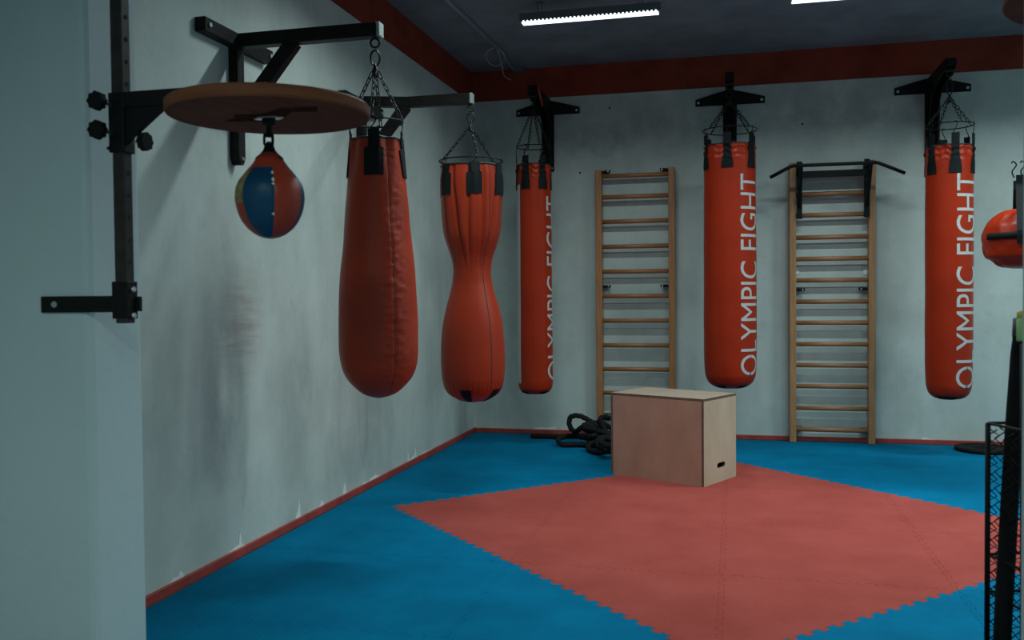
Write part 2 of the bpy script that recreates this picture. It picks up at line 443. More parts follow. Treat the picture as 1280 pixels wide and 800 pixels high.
# ================================================================== PUNCHING BAGS
def punching_bag(spec):
    X, Y = spec['x'], spec['y']
    def Z(y): return at(1, Y, spec['cx'], y).z
    k = depth((X, Y, 1.3))/F
    ang0 = atan2(-Y, -X)                          # direction from the bag to the camera
    tab = sorted((Z(y), hw*k) for y, hw in spec['prof'])
    zt, zb = tab[-1][0], tab[0][0]
    rt = tab[-1][1]
    root = thing('punching_bag', spec['label'], 'punching bag', (X, Y, zb), 'hanging punching bags')
    # body
    n = 110; zs = [zb+(zt-zb)*(1-cos(pi*.5*min(1, i/30)))*.12 if i < 30 else None for i in range(31)][:30]
    z0 = zb+(zt-zb)*.12*(1-cos(pi*.5*29/30))
    z1 = zb+(zt-zb)*.92
    zs += [z0+(z1-z0)*i/(n-30) for i in range(1, n-30+1)]+[z1+(zt-z1)*i/26 for i in range(1, 27)]
    fn = spec.get('disp')
    R = lambda z: smooth_tab(tab, z)
    disp = (lambda a, z: fn(a-ang0, (z-zb)/(zt-zb), R(z))) if fn else None
    prof = [(0, zb)]+[(max(R(z), .004), z) for z in zs[1:]]
    bm = new(); lathe(bm, prof+[(rt*.96, zt+.002), (rt*.9, zt-.03), (0, zt-.035)], (X, Y, 0), 160, disp)
    body = obj('bag_body', bm, spec['mat'], root)
    # black rim tape round the mouth
    bm = new(); dr = (lambda a: disp(a, zt) if disp else 0)
    pts = [Vector((X+cos(2*pi*i/80)*(rt+dr(2*pi*i/80)), Y+sin(2*pi*i/80)*(rt+dr(2*pi*i/80)), zt)) for i in range(80)]
    tube(bm, pts, .006, 6, closed=True); obj('rim', bm, M_rim, root)
    if spec.get('foot'):                          # black reinforcing patches on the bottom
        for a in spec['foot']:
            bm = new(); g = []
            for i in range(9):
                z = zb+.006+(spec.get('foot_h', .05))*(i/8)**1.5; row = []
                for j in range(7):
                    t = ang0+a+(j/6-.5)*spec.get('foot_w', .3)
                    r = R(z)+.0025+(disp(t, z) if disp else 0)
                    row.append(bm.verts.new((X+cos(t)*r, Y+sin(t)*r, z-.001)))
                g.append(row)
            for i in range(8):
                for j in range(6): bm.faces.new((g[i][j], g[i][j+1], g[i+1][j+1], g[i+1][j]))
            obj('foot_patch', bm, M_strap, root, smooth=True)
    if spec.get('seam') is not None:              # stitched seam, a thin cord along the body
        a = ang0+spec['seam']; pts = []
        for z in [zb+(zt-zb)*(.06+.94*i/90) for i in range(91)]:
            r = R(z)+(disp(a, z) if disp else 0)-.0005; pts.append(Vector((X+cos(a)*r, Y+sin(a)*r, z)))
        bm = new(); tube(bm, pts, .0028, 6); obj('seam', bm, M_rim, root)
    # hoop
    zh, rh = Z(spec['hoop'][0]), spec['hoop'][1]*k
    bm = new(); ring(bm, (X, Y, zh), rh, .0042, 64, 8)
    obj('hoop', bm, M_black, root)
    # straps and hooks
    for a in spec['straps']:
        t = ang0+a; rad = Vector((cos(t), sin(t), 0)); tan = Vector((-sin(t), cos(t), 0))
        zs1, zs2, zs3 = Z(spec['strap'][0]), Z(spec['strap'][1]), Z(spec['strap'][2])   # strap top, patch top, patch end
        w1, w2 = spec['strap'][3], spec['strap'][4]
        bm = new(); rows = []
        for i in range(25):
            z = zs1+(zs3-zs1)*i/24
            w = w1 if z > zs2+.01 else (w2 if spec.get('blocky') else w1+(w2-w1)*min(1, (zs2+.01-z)/(zs2-zs3)*1.3))
            row = []
            for side in (0, 1):
                for j in range(5):
                    s = (j/4-.5)*w; aa = t+s/max(R(min(z, zt)), .05)
                    if z <= zt+.006: r = R(min(z, zt))+max(disp(aa, min(z, zt)) if disp else 0, -.02)+.007
                    else: r = rt+.009
                    rr = r if side else r-.006
                    row.append(bm.verts.new((X+cos(aa)*rr, Y+sin(aa)*rr, z)))
            rows.append(row)
        for i in range(24):
            A, B = rows[i], rows[i+1]
            for j in range(4):
                bm.faces.new((A[j], A[j+1], B[j+1], B[j])); bm.faces.new((A[5+j], B[5+j], B[6+j], A[6+j]))
            bm.faces.new((A[0], B[0], B[5], A[5])); bm.faces.new((A[4], A[9], B[9], B[4]))
        for row in (rows[0], rows[-1]):
            for j in range(4): bm.faces.new((row[j], row[5+j], row[6+j], row[j+1]))
        st = obj('strap', bm, M_strap, root)
        # S hook from the strap loop up to the hoop
        p0 = Vector((X, Y, zs1-.012))+rad*(rt+.006); p1 = Vector((X, Y, zh))+rad*rh
        h = p1.z-p0.z
        pts = catmull([p0+tan*.020+Vector((0, 0, .016)), p0+tan*.014+Vector((0, 0, -.002)), p0-tan*.002, p0-tan*.012+Vector((0, 0, h*.25)), p0+(p1-p0)*.55+tan*.003,
                       p1-rad*.004+tan*.011-Vector((0, 0, .008)), p1+tan*.004+Vector((0, 0, .007)), p1-tan*.010+Vector((0, 0, .001))], 5)
        bm = new(); tube(bm, pts, .0032, 6); obj('hook', bm, M_black, st)
    # chains from the hoop to the ring under the swivel
    za = Z(spec['apex']); ap = Vector((X, Y, za)); htop = Vector(spec['hang'])
    for a in spec['chains']:
        t = ang0+a; rad = Vector((cos(t), sin(t), 0))
        bm = new(); chain(bm, Vector((X, Y, zh+.004))+rad*rh, ap+rad*.014, L=.04*spec.get('cl', 1), r=.003, w=.008); obj('chain', bm, M_chain, root)
    # top swivel and carabiner
    bm = new()
    lathe(bm, [(0, za-.028), (.012, za-.026), (.016, za-.01), (.016, za+.012), (.009, za+.024), (.006, za+.04), (0, za+.042)], (X, Y, 0), 14)
    sw = obj('swivel', bm, M_chain, root)
    bm = new(); top = htop.z-.012; lo = za+.030; hh = (top-lo)/2
    side = RT*.8
    pts = [Vector((X, Y, (top+lo)/2))+RT*(cos(2*pi*i/28)*min(.022, hh*.75))+Vector((0, 0, sin(2*pi*i/28)*hh)) for i in range(28)]
    tube(bm, pts, .0048, 8, closed=True); obj('carabiner', bm, M_chain, root)
    if spec.get('panel'):                         # pale panel down one side
        y0, y1, a0, a1 = spec['panel']; bm = new(); g = []
        for i in range(41):
            z = Z(y0)+(Z(y1)-Z(y0))*i/40
            g.append([bm.verts.new((X+cos(ang0+a)*(R(z)+.002+disp(ang0+a, z)), Y+sin(ang0+a)*(R(z)+.002+disp(ang0+a, z)), z)) for a in [a0+(a1-a0)*j/10 for j in range(11)]])
        for i in range(40):
            for j in range(10): bm.faces.new((g[i][j], g[i][j+1], g[i+1][j+1], g[i+1][j]))
        obj('side_panel', bm, M_print, root, 'pale strip down the left side', smooth=True)
    # lettering
    if spec.get('text'):
        y0, y1, a0, cap = spec['text']
        zb_, zt_ = Z(y0), Z(y1)
        cu = bpy.data.curves.new('lettering', 'FONT'); cu.body = 'OLYMPIC FIGHT'; cu.size = 1; cu.resolution_u = 6
        to = bpy.data.objects.new('lettering_tmp', cu); COL.objects.link(to)
        dg = bpy.context.evaluated_depsgraph_get(); me = to.evaluated_get(dg).to_mesh()
        bm = new(); bm.from_mesh(me); to.evaluated_get(dg).to_mesh_clear()
        bpy.data.objects.remove(to); bpy.data.curves.remove(cu)
        bmesh.ops.triangulate(bm, faces=bm.faces[:])
        xs = [v.co.x for v in bm.verts]; ys = [v.co.y for v in bm.verts]
        ax0, ax1, ay0, ay1 = min(xs), max(xs), min(ys), max(ys)
        for i in range(1, 14):
            bmesh.ops.bisect_plane(bm, geom=bm.verts[:]+bm.edges[:]+bm.faces[:], plane_co=(0, ay0+(ay1-ay0)*i/14, 0), plane_no=(0, 1, 0))
        for i in range(1, 40):
            bmesh.ops.bisect_plane(bm, geom=bm.verts[:]+bm.edges[:]+bm.faces[:], plane_co=(ax0+(ax1-ax0)*i/40, 0, 0), plane_no=(1, 0, 0))
        for v in bm.verts:
            z = zb_+(zt_-zb_)*(v.co.x-ax0)/(ax1-ax0)
            # reads upward; the letters' tops point to the left of the bag
            aa = ang0+a0+cap/R(.5*(zt+zb))*(1-(v.co.y-ay0)/(ay1-ay0))
            r = R(z)+.0022+(disp(aa, z) if disp else 0)
            v.co = Vector((X+cos(aa)*r, Y+sin(aa)*r, z))
        gap = zb_+(zt_-zb_)*.60                     # the space between the two words
        for wd in ('OLYMPIC', 'FIGHT'):
            b2 = bm.copy()
            bmesh.ops.delete(b2, geom=[f for f in b2.faces if (f.calc_center_median().z > gap) == (wd == 'OLYMPIC')], context='FACES')
            obj('lettering', b2, M_print, root, f'white capitals {wd} running up the side', smooth=True)
        bm.free()
    return root

def nz(a, t, s1=1., s2=1.): return noise.noise(Vector((cos(a)*s1, sin(a)*s1, t*s2)))
def disp_pear(d, t, R):
    d = (d+pi) % (2*pi)-pi; v = .004*nz(d, t, 2, 6)
    ds = d-.42                                     # puckers either side of the stitched seam
    fade = math.exp(-(ds/.36)**2)*(1-math.exp(-(ds/.04)**2)*.3)
    amp = .0042*(max(0, min(1, (t-.04)/.1))*max(0, min(1, (1-t)/.35)))
    v += amp*fade*(sin(t*210+3.5*nz(d, t, 2.5, 14))*(.6+.8*nz(d, t, 1, 25))+1.6*nz(d, t, 4, 70))
    v -= .003*math.exp(-(ds/.03)**2)
    if t > .8: v += .006*((t-.8)/.2)*sin(d*9+1)
    return v
def disp_glass(d, t, R):
    v = .003*nz(d, t, 2, 5)
    if t > .42:                                    # gathered pleats fan up from the waist
        e = max(0, min(1, (t-.53)/.20))*min(1, (1.0-t)/.05+.25)
        for dt, dw, am in ((-1.05, -.80, .7), (-.62, -.22, 1.1), (-.08, -.16, .9), (.40, .38, 1.2), (.95, .52, .9), (2.0, 1.8, 1), (3.0, 3.0, 1), (-2.2, -2.0, 1)):
            dc = dw+(dt-dw)*min(1, (t-.42)/.5)
            q_ = (d-dc+pi) % (2*pi)-pi
            v -= .015*am*e*(math.exp(-(q_/.055)**2)-.45*math.exp(-((q_-.15)/.12)**2))
        v += .004*e*nz(d, t, 5, 5)
    if t < .12: v += .0035*min(1, t/.04)*(1-t/.12)*sin(d*40+3*nz(d, t, 3, 2))
    return v
def disp_long(d, t, R):
    v = .0022*nz(d, t, 1.6, 9)
    if t > .93:
        e = (t-.93)/.07; v += e*(.008*sin(d*6+.4)+.013*nz(d, t, 5, 22)+.006*sin(t*230+5*nz(d, t, 3, 4)))
    return v

A4 = [0, pi/2, pi, -pi/2]
A6 = [i*pi/3 for i in range(6)]
ARM_Z = 2.525
# hang points are the eye bolts of the brackets
punching_bag(dict(x=-1.652, y=4.09, cx=471, label='pear-shaped dull red leather bag, widest near its bottom, nearest the speed bag', mat=M_v1,
    prof=[(497, 4), (495, 12), (492, 20), (484, 30.5), (470, 42), (455, 47.2), (435, 49.2), (410, 49.2), (390, 48.8), (370, 48), (340, 46.2), (300, 42.3), (260, 38.8), (225, 35.8), (200, 33.3), (176, 30.5)],
    disp=disp_pear, seam=.42, hoop=(153, 33.2), straps=[a-.10 for a in A4], strap=(166, 191, 223, .052, .088), blocky=True, chains=[a-.18 for a in A4], apex=90, hang=(-1.652, 4.09, 2.475)))
punching_bag(dict(x=-1.635, y=5.65, cx=584.5, label='hourglass-shaped red vinyl bag with a pinched waist', mat=M_v2,
    prof=[(502, 6), (500.5, 15), (497, 23), (491, 31.5), (483, 36.5), (470, 39.3), (450, 40.3), (435, 40), (410, 38), (385, 33), (365, 27.5), (350, 24.2), (338, 23.6), (325, 25.2), (310, 30), (295, 34.6), (280, 36.6), (255, 38), (230, 38.5), (209, 37.2)],
    disp=disp_glass, seam=.60, hoop=(202, 39.5), straps=[a+.10 for a in A6], strap=(208, 222, 246, .07, .10), blocky=True, chains=[a+.2 for a in (0, 2*pi/3, -2*pi/3)], apex=160, hang=(-1.635, 5.65, 2.48),
    foot=[-.28, .95], foot_h=.085, foot_w=.40))
punching_bag(dict(x=-1.669, y=7.70, cx=667.5, panel=(478, 232, -1.75, -.92), label='narrow orange-red lettered bag beside the wall corner, slimmest of the lettered bags', mat=M_v3,
    prof=[(492.5, 4), (491.5, 12), (489, 17.5), (484, 20.8), (475, 22), (440, 22), (390, 21.6), (330, 21.6), (270, 21.4), (230, 21.2), (207, 20.6)],
    disp=disp_long, hoop=(184, 21.2), straps=[a+pi/6+.03 for a in A6], strap=(197, 212, 238, .055, .082), chains=[a+.35 for a in (0, pi/2, pi, -pi/2)], apex=138, hang=(-1.669, 7.70, 2.955),
    foot=[-.9, .7], foot_h=.028, foot_w=.7, text=(474, 247, .76, .19)))
punching_bag(dict(x=-.030, y=7.70, cx=914.5, label='thick orange-red lettered bag hanging above the wooden box', mat=M_v3,
    prof=[(485.5, 5), (484, 16), (481, 23), (476, 28), (467, 31), (450, 32), (400, 32.2), (330, 32), (270, 31.6), (230, 31.5), (200, 31.5), (183, 31)],
    disp=disp_long, hoop=(163, 33), straps=[a-.09 for a in A6], strap=(170, 197, 213, .06, .092), chains=[a+.78 for a in (0, pi/2, pi, -pi/2)], apex=128, hang=(-.030, 7.70, 2.955),
    foot=[-.55, .75], foot_h=.030, foot_w=.6, text=(467, 221, .40, .19)))
punching_bag(dict(x=1.625, y=7.70, cx=1190.5, label='rightmost orange-red lettered bag, hanging right of the ladder with the black bar', mat=M_v3,
    prof=[(499.5, 4), (498, 14), (495, 20), (490, 24), (480, 26.5), (450, 27.3), (400, 27.5), (330, 27.6), (270, 27.6), (220, 27.5), (184, 27)],
    disp=disp_long, hoop=(157, 28), straps=[a+pi/6-.28 for a in A6], strap=(170, 196, 219, .055, .09), chains=[a+.5 for a in (0, pi/2, pi, -pi/2)], apex=124, hang=(1.625, 7.70, 2.955),
    foot=[-.1], foot_h=.030, foot_w=1.2, text=(483, 220, .30, .185)))

# ================================================================== BRACKETS ON THE LEFT WALL
def tube_bracket(y, label, dz):
    r = thing('bag_bracket', label, 'bracket', (XL, y, 2.28), 'tube brackets on the left wall')
    zc = 2.557; q = .066
    bm = new(); box(bm, (XL+.028, y, zc), (.056, .635, q), bev=.003); wbar = obj('wall_bar', bm, M_tube, r)
    for s in (-1, 1):
        bm = new(); p = Vector((XL+.028, y+s*.3185, zc)); box(bm, p, (.040, .002, .048)); obj('bar_opening', bm, M_hole, wbar)
        p = Vector((XL+.058, y+s*.285, zc)); bm = new(); cyl(bm, p-Vector((.004, 0, 0)), p+Vector((.008, 0, 0)), .011, 6); obj('bolt', bm, M_steel, wbar)
    bm = new(); prism(bm, [(-.03, 0), (.03, 0), (.03, -.54), (.012, -.575), (-.012, -.575), (-.03, -.54)], .05, (XL+.025, y, zc-.03), (0, 1, 0), (0, 0, 1))
    ub = obj('upright_bar', bm, M_tube, r)
    p = Vector((XL+.052, y, zc-.575)); bm = new(); cyl(bm, p-Vector((.004, 0, 0)), p+Vector((.005, 0, 0)), .009, 6); obj('bolt', bm, M_steel, ub)
    e = Vector((-2.06, y, zc))
    bm = new()
    if dz: bar(bm, (XL+.05, y, zc+dz), e, .06, q, bev=.003); bar(bm, e-Vector((.012, 0, 0)), (-1.635, y, zc), .0605, q, bev=.003)
    else: bar(bm, (XL+.05, y, zc), (-1.635, y, zc), .06, q, bev=.003)
    arm = obj('arm', bm, M_tube, r)
    bm = new(); box(bm, (-1.626, y, zc), (.016, .058, q+.001), bev=.004); obj('end_cap', bm, M_cap, arm, 'pale grey end cap')
    bm = new(); bar(bm, (-2.07, y, zc-.022), (XL+.045, y, zc-.37), .068, .05, up=(0, 1, 0), bev=.002); obj('brace', bm, M_tube, r)
    xh = -1.652 if y < 5 else -1.635
    bm = new(); ring(bm, (xh, y, zc-q/2-.026), .021, .0055, 24, 8, X=RT, Y=(0, 0, 1)); cyl(bm, (xh, y, zc-q/2-.006), (xh, y, zc-q/2+.004), .009, 10); obj('eye_bolt', bm, M_chain, r)
tube_bracket(4.09, 'black square-tube bracket on the left wall holding the pear-shaped bag', 0)
tube_bracket(5.65, 'black square-tube bracket on the left wall holding the hourglass bag', .022)

# ================================================================== BRACKETS ON THE BACK WALL
def plate_bracket(x, label, web=False):
    r = thing('bag_bracket', label, 'bracket', (x, YB, 2.44), 'steel plate brackets on the back wall')
    bm = new(); prism(bm, [(-.298, 2.962), (.298, 2.962), (.298, 3.022), (.1, 3.075), (.045, 3.088), (-.045, 3.088), (-.1, 3.075), (-.298, 3.022)], .008, (x, YB-.006, 0), (1, 0, 0), (0, 0, 1))
    prism(bm, [(-.056, 2.44), (.056, 2.44), (.060, 2.97), (-.060, 2.97)], .01, (x, YB-.007, 0), (1, 0, 0), (0, 0, 1))
    wp = obj('wall_plate', bm, M_black, r)
    for dx, z in ((-.272, 2.992), (.272, 2.992), (-.035, 2.47), (.035, 2.47)):
        bm = new(); p = Vector((x+dx, YB-.010, z)); cyl(bm, p+Vector((0, .004, 0)), p-Vector((0, .009, 0)), .012, 6); obj('bolt', bm, M_steel, wp)
    poly = [(YB-.011, 2.45), (YB-.011, 3.085), (7.66, 3.09), (7.635, 3.07), (7.635, 3.03), (7.66, 3.01), (7.80, 2.995), (8.10, 2.955), (8.235, 2.86), (YB-.040, 2.45)]
    bm = new()
    for s in (-1, 1): prism(bm, poly, .006, (x+s*.032, 0, 0), (0, 1, 0), (0, 0, 1))
    box(bm, (x, (7.66+YB-.011)/2, 3.087), (.07, YB-.011-7.66, .008)); box(bm, (x, 7.64, 3.05), (.07, .01, .05))
    am = obj('arm', bm, M_black, r)
    bm = new(); ring(bm, (x, 7.70, 2.980), .022, .006, 24, 8, X=(1, 0, 0), Y=(0, 0, 1)); cyl(bm, (x, 7.70, 3.0), (x, 7.70, 3.085), .009, 10); cyl(bm, (x, 7.70, 2.999), (x, 7.70, 3.008), .034, 14)
    obj('eye_bolt', bm, M_chain, r)
    if web:
        bm = new(); bar(bm, (x+.037, 7.74, 3.086), (x+.037, 7.92, 2.965), .004, .04, up=(0, 0, 1)); obj('webbing', bm, M_orange, am, 'orange webbing strip tied on the arm')
plate_bracket(-1.669, 'black steel plate bracket on the back wall above the narrow lettered bag', True)
plate_bracket(-.030, 'black steel plate bracket on the back wall above the thick lettered bag')
plate_bracket(1.625, 'black steel plate bracket on the back wall holding the rightmost lettered bag')

# ================================================================== WALL BARS
def wall_bars(xl, xr, zt, rung_y, cxp, label, mt, mr, top_anchor, anchors):
    yf, yk = 8.225, 8.315
    r = thing('wall_bars', label, 'wall bars', ((xl+xr)/2, (yf+yk)/2, 0), 'wooden wall bars on the back wall')
    for x in (xl, xr):
        bm = new(); box(bm, (x, (yf+yk)/2, (zt+.002)/2), (.056, yk-yf, zt-.002), bev=.006); obj('stile', bm, mt, r)
    for y in rung_y:
        z = at(1, yf, cxp, y).z
        bm = new(); tube(bm, [(xl+.02, yf+.030, z), (xr-.02, yf+.030, z)], .02, 16, shape=lambda i, a: 1.0 if abs(cos(a)) > .5 else .92)
        obj('rung', bm, mr, r)
    for (x, z, s) in anchors:
        bm = new(); box(bm, (x, YB-.035, z), (.060, .05, .022), bev=.003); box(bm, (x+s*.02, yf+.045, z), (.05, .02, .024), bev=.003)
        a = obj('anchor_bracket', bm, M_black, r)
        bm = new(); p = Vector((x+s*.026, yf+.036, z)); cyl(bm, p, p-Vector((0, .006, 0)), .007, 8); obj('screw', bm, M_steel, a)
    return r
A1z = at(1, 8.3, 757, 358).z
wall_bars(-1.188, -.536, 2.423, [218.5, 245, 276, 307.5, 339, 370, 401, 432, 462, 492, 522], 795, 'reddish wooden wall bars partly behind the plywood box', M_pine, M_pine_rung, True,
    [(-1.13, 2.41, 1), (-.594, 2.41, -1), (-1.13, A1z, 1), (-.594, A1z, -1), (-1.13, .2, 1)])
A2z = at(1, 8.3, 998, 362).z
wall_bars(.495, 1.138, 2.415, [215, 241.5, 268, 296, 323, 350, 377, 403.5, 430.5, 457, 483.5, 511, 538], 1040, 'paler wooden wall bars carrying a black pull-up bar', M_oak, M_oak_rung, True,
    [(.553, A2z, 1), (1.08, A2z, -1), (.553, .12, 1), (1.08, .12, -1)])
for q in ((995, 339), (1083, 339)):                # small pale wall anchors behind the bars
    bm = new(); p = at(1, YB, *q); box(bm, p+Vector((0, -.003, 0)), (.05, .006, .06), bev=.002); obj('wall_anchor', bm, M_peel, wb, 'small white filled patch')

# pull-up bar hooked over the top rung
r = thing('pull_up_bar', 'black steel pull-up bar with bent ends hooked on the paler wall bars', 'pull-up bar', (.82, 8.1, 1.93))
yb_, zb_ = 7.95, 2.352
bx0, bx1 = at(1, yb_, 990, 209).x, at(1, yb_, 1097, 204).x
pts = [at(1, yb_, 962.5, 222), Vector((bx0-.012, yb_, zb_-.006)), Vector((bx0+.012, yb_, zb_)), Vector((bx1-.012, yb_, zb_)), Vector((bx1+.012, yb_, zb_-.006)), at(1, yb_, 1131.5, 216.5)]
bm = new(); tube(bm, pts, .0145, 12); pb = obj('grip_bar', bm, M_black, r)
for s, x in ((-1, .548), (1, 1.092)):
    bm = new()
    bar(bm, (x, 8.205, 2.42), (x, 8.205, 1.93), .045, .014, up=(0, 1, 0), bev=.002)       # flat upright against the rungs
    bar(bm, (x, yb_-.01, zb_), (x, 8.315, zb_+.035), .03, .034, bev=.002)                    # arm over the top rung
    bar(bm, (x, 8.31, zb_+.05), (x, 8.31, zb_-.03), .03, .012, up=(0, 1, 0))
    bar(bm, (x, yb_+.01, zb_-.005), (x, 8.20, 2.03), .026, .026, bev=.002)                   # diagonal strut
    obj('hook_frame', bm, M_black, r)
bm = new(); bar(bm, (.548, 8.185, 2.305), (1.092, 8.185, 2.305), .02, .055, bev=.002); obj('cross_bar', bm, M_black, r)

# ================================================================== PLYOMETRIC BOX
c0 = Vector((-.197, 6.212, 0)); ca = at(2, 0, 764, 592.5); cb = at(2, 0, 924, 596)
ex = (ca-c0); L1 = ex.length; ex.normalize()
ey = Vector((ex.y, -ex.x, 0))
if ey.y < 0: ey = -ey
L2 = .47; HB = at(1, c0.y, 878.5, 499).z
r = thing('plyo_box', 'plywood jump box with a hand slot standing on the red diamond', 'plyo box', c0)
TH = .018
def panel(o, X, Y, N, w, h, m, name='panel', hole=None):
    """plywood sheet: corner o, spans X*w and Y*h, thickness TH along N"""
    bm = new()
    if hole is None:
        A = [bm.verts.new(o+X*u+Y*v) for u, v in ((0, 0), (w, 0), (w, h), (0, h))]
        B = [bm.verts.new(v.co+N*TH) for v in A]
        f1 = bm.faces.new(A[::-1]); f2 = bm.faces.new(B)
        sides = [bm.faces.new((A[i], A[(i+1) % 4], B[(i+1) % 4], B[i])) for i in range(4)]
    else:
        hu, hv, hw, hh = hole; pts = []
        for k in range(24):
            a = 2*pi*k/24; cx_ = (hw-hh)/2*(1 if cos(a) > 0 else -1)
            pts.append((hu+cx_+cos(a)*hh/2, hv+sin(a)*hh/2))
        layers = []
        for d in (0, TH):
            outer = [bm.verts.new(o+X*u+Y*v+N*d) for u, v in ((0, 0), (w, 0), (w, h), (0, h))]
            inner = [bm.verts.new(o+X*u+Y*v+N*d) for u, v in pts]
            es = [bm.edges.new((q[i], q[(i+1) % len(q)])) for q in (outer, inner) for i in range(len(q))]
            bmesh.ops.triangle_fill(bm, edges=es, use_beauty=True)
            layers.append((outer, inner))
        for q in (0, 1):
            A, B = layers[0][q], layers[1][q]
            for i in range(len(A)):
                f = bm.faces.new((A[i], A[(i+1) % len(A)], B[(i+1) % len(A)], B[i])); f.material_index = 1
        sides = []
    for f in sides: f.material_index = 1
    return obj(name, bm, [m, M_ply_edge], r)
Zv = Vector((0, 0, 1))
hi = HB-TH
# the two long sides sit between the ends so the end panels' edges show on the front corner
panel(c0+ex*TH, ex, Zv, ey, L1-2*TH, hi, M_ply, 'front_panel')
panel(c0+ex*TH+ey*(L2-TH), ex, Zv, ey, L1-2*TH, hi, M_ply, 'back_panel')
panel(c0, ey, Zv, ex, L2, hi, M_ply2, 'end_panel', (L2*.52, .115, .115, .036))
panel(c0+ex*(L1-TH), ey, Zv, ex, L2, hi, M_ply2, 'end_panel', (L2*.52, .115, .115, .036))
panel(c0+Zv*hi, ex, ey, Zv, L1, L2, M_ply_top, 'top_panel')
panel(c0+ex*TH+ey*TH+Zv*.002, ex, ey, Zv, L1-2*TH, L2-2*TH, M_ply, 'bottom_panel')

# ================================================================== BATTLE ROPE
def fl(x, y, z=0.022): p = at(2, z, x, y); return p
RR = .0235
way = [fl(664, 545), fl(680, 545.5), fl(700, 546), fl(722, 545), fl(742, 544), fl(752, 550, .03), fl(742, 556, .025), fl(722, 556), fl(704, 556), fl(698, 549, .06),
       fl(712, 545, .06), fl(735, 548, .05), fl(748, 556, .03), fl(757, 562, .03), fl(748, 566), fl(736, 562), fl(738, 555, .06), fl(752, 552, .07), fl(764, 555, .08)]
y_ = 7.80
def up(x, y, Y=y_): return at(1, Y, x, y)
way = way+[up(768, 548, 7.7), up(755, 540, 7.75), up(744, 531), up(732, 523), up(722, 519.5), up(714, 521), up(711.5, 527), up(713, 534), up(719, 540), up(726, 535, 7.7), up(734, 531.5, 7.7), up(741, 534, 7.7), up(746, 542, 7.68),
        fl(756, 559, .05), fl(768, 562, .03), fl(774, 556, .03), fl(764, 549, .10), fl(752, 547, .11), fl(747, 555, .09), fl(758, 563, .07), fl(770, 560, .075), fl(768, 552, .13), fl(757, 548, .15), fl(750, 552, .14), fl(760, 558, .12), fl(775, 566, .022), fl(790, 562)]
for p in way: p.z = max(p.z, RR+.001)
cc = fl(757, 558, 0)
for k in range(34):                                # the tangled heap behind the corner of the box
    a = 1.2+k*.78; q = .10+.075*abs(sin(k*1.7)); way.append(cc+Vector((cos(a)*q+.03*sin(k*.9), sin(a)*q*.9, .03+.0048*k+.035*sin(a+k*.21))))
way += [fl(776, 566), fl(792, 562)]
for p in way: p.z = max(p.z, RR+.001)
raw = catmull(way, 24); pts = [raw[0]]
for a, c in zip(raw, raw[1:]):                     # even spacing so the twist of the strands shows
    while (c-pts[-1]).length > .009: pts.append(pts[-1]+(c-pts[-1]).normalized()*.009)
acc = [0]
for a, c in zip(pts, pts[1:]): acc.append(acc[-1]+(c-a).length)
bm = new()
tube(bm, pts, RR, 15, shape=lambda i, a: .78+.24*abs(cos(1.5*(a+acc[i]*44))))
tag(obj('battle_rope', bm, M_rope, loc=fl(740, 556, 0)), 'thick black battle rope piled in loops beside the plywood box', 'rope')

# ================================================================== SPEED BAG AND PLATFORM
PXc, PYc, PW = -1.825, 2.455, .040
r = thing('speed_bag_platform', 'round brown speed bag board on a black post at the left pier', 'speed bag platform', (PXc, PYc, 1.22))
zb0 = at(1, PYc, 157, 404).z
bm = new(); box(bm, (PXc, PYc, (zb0+2.75)/2), (PW, PW, 2.75-zb0), bev=.003); post = obj('post', bm, M_post, r)
for i in range(22):                                # pin holes down the side of the post
    z = zb0+.40-.068*6+.068*i+.06
    if z > 2.5: break
    bm = new(); p = Vector((PXc+PW/2, PYc+.002, z)); cyl(bm, p-Vector((.002, 0, 0)), p+Vector((.0012, 0, 0)), .0072, 12); obj('pin_hole', bm, M_hole, post)
for zc in (at(1, 2.45, 157, 380).z, 2.62):
    bm = new(); zc_ = zc
    box(bm, (-2.02, PY0-.005, zc_), (.27, .008, .052), bev=.002)
    box(bm, ((-1.98+PXc)/2+.02, PY0-.012, zc_), (PXc+1.98+.04, .012, .046), bev=.002)
    box(bm, (PXc-.004, PYc+.004, zc_+.012), (PW+.016, PW+.01, .115), bev=.003)
    st = obj('wall_strap', bm, M_black, r)
    p = Vector((-2.099, PY0-.009, zc_)); bm = new(); cyl(bm, p, p-Vector((0, .008, 0)), .0105, 6); lathe(bm, [(0, -.001), (.006, -.001), (.006, .001), (0, .001)], p-Vector((0, .012, 0)), 8); obj('bolt', bm, M_steel, st)
    for dz in (-.035, .045):
        p = Vector((PXc+PW/2+.004, PYc, zc_+dz)); bm = new(); cyl(bm, p, p+Vector((.010, 0, 0)), .0085, 6); obj('bolt', bm, M_steel, st)
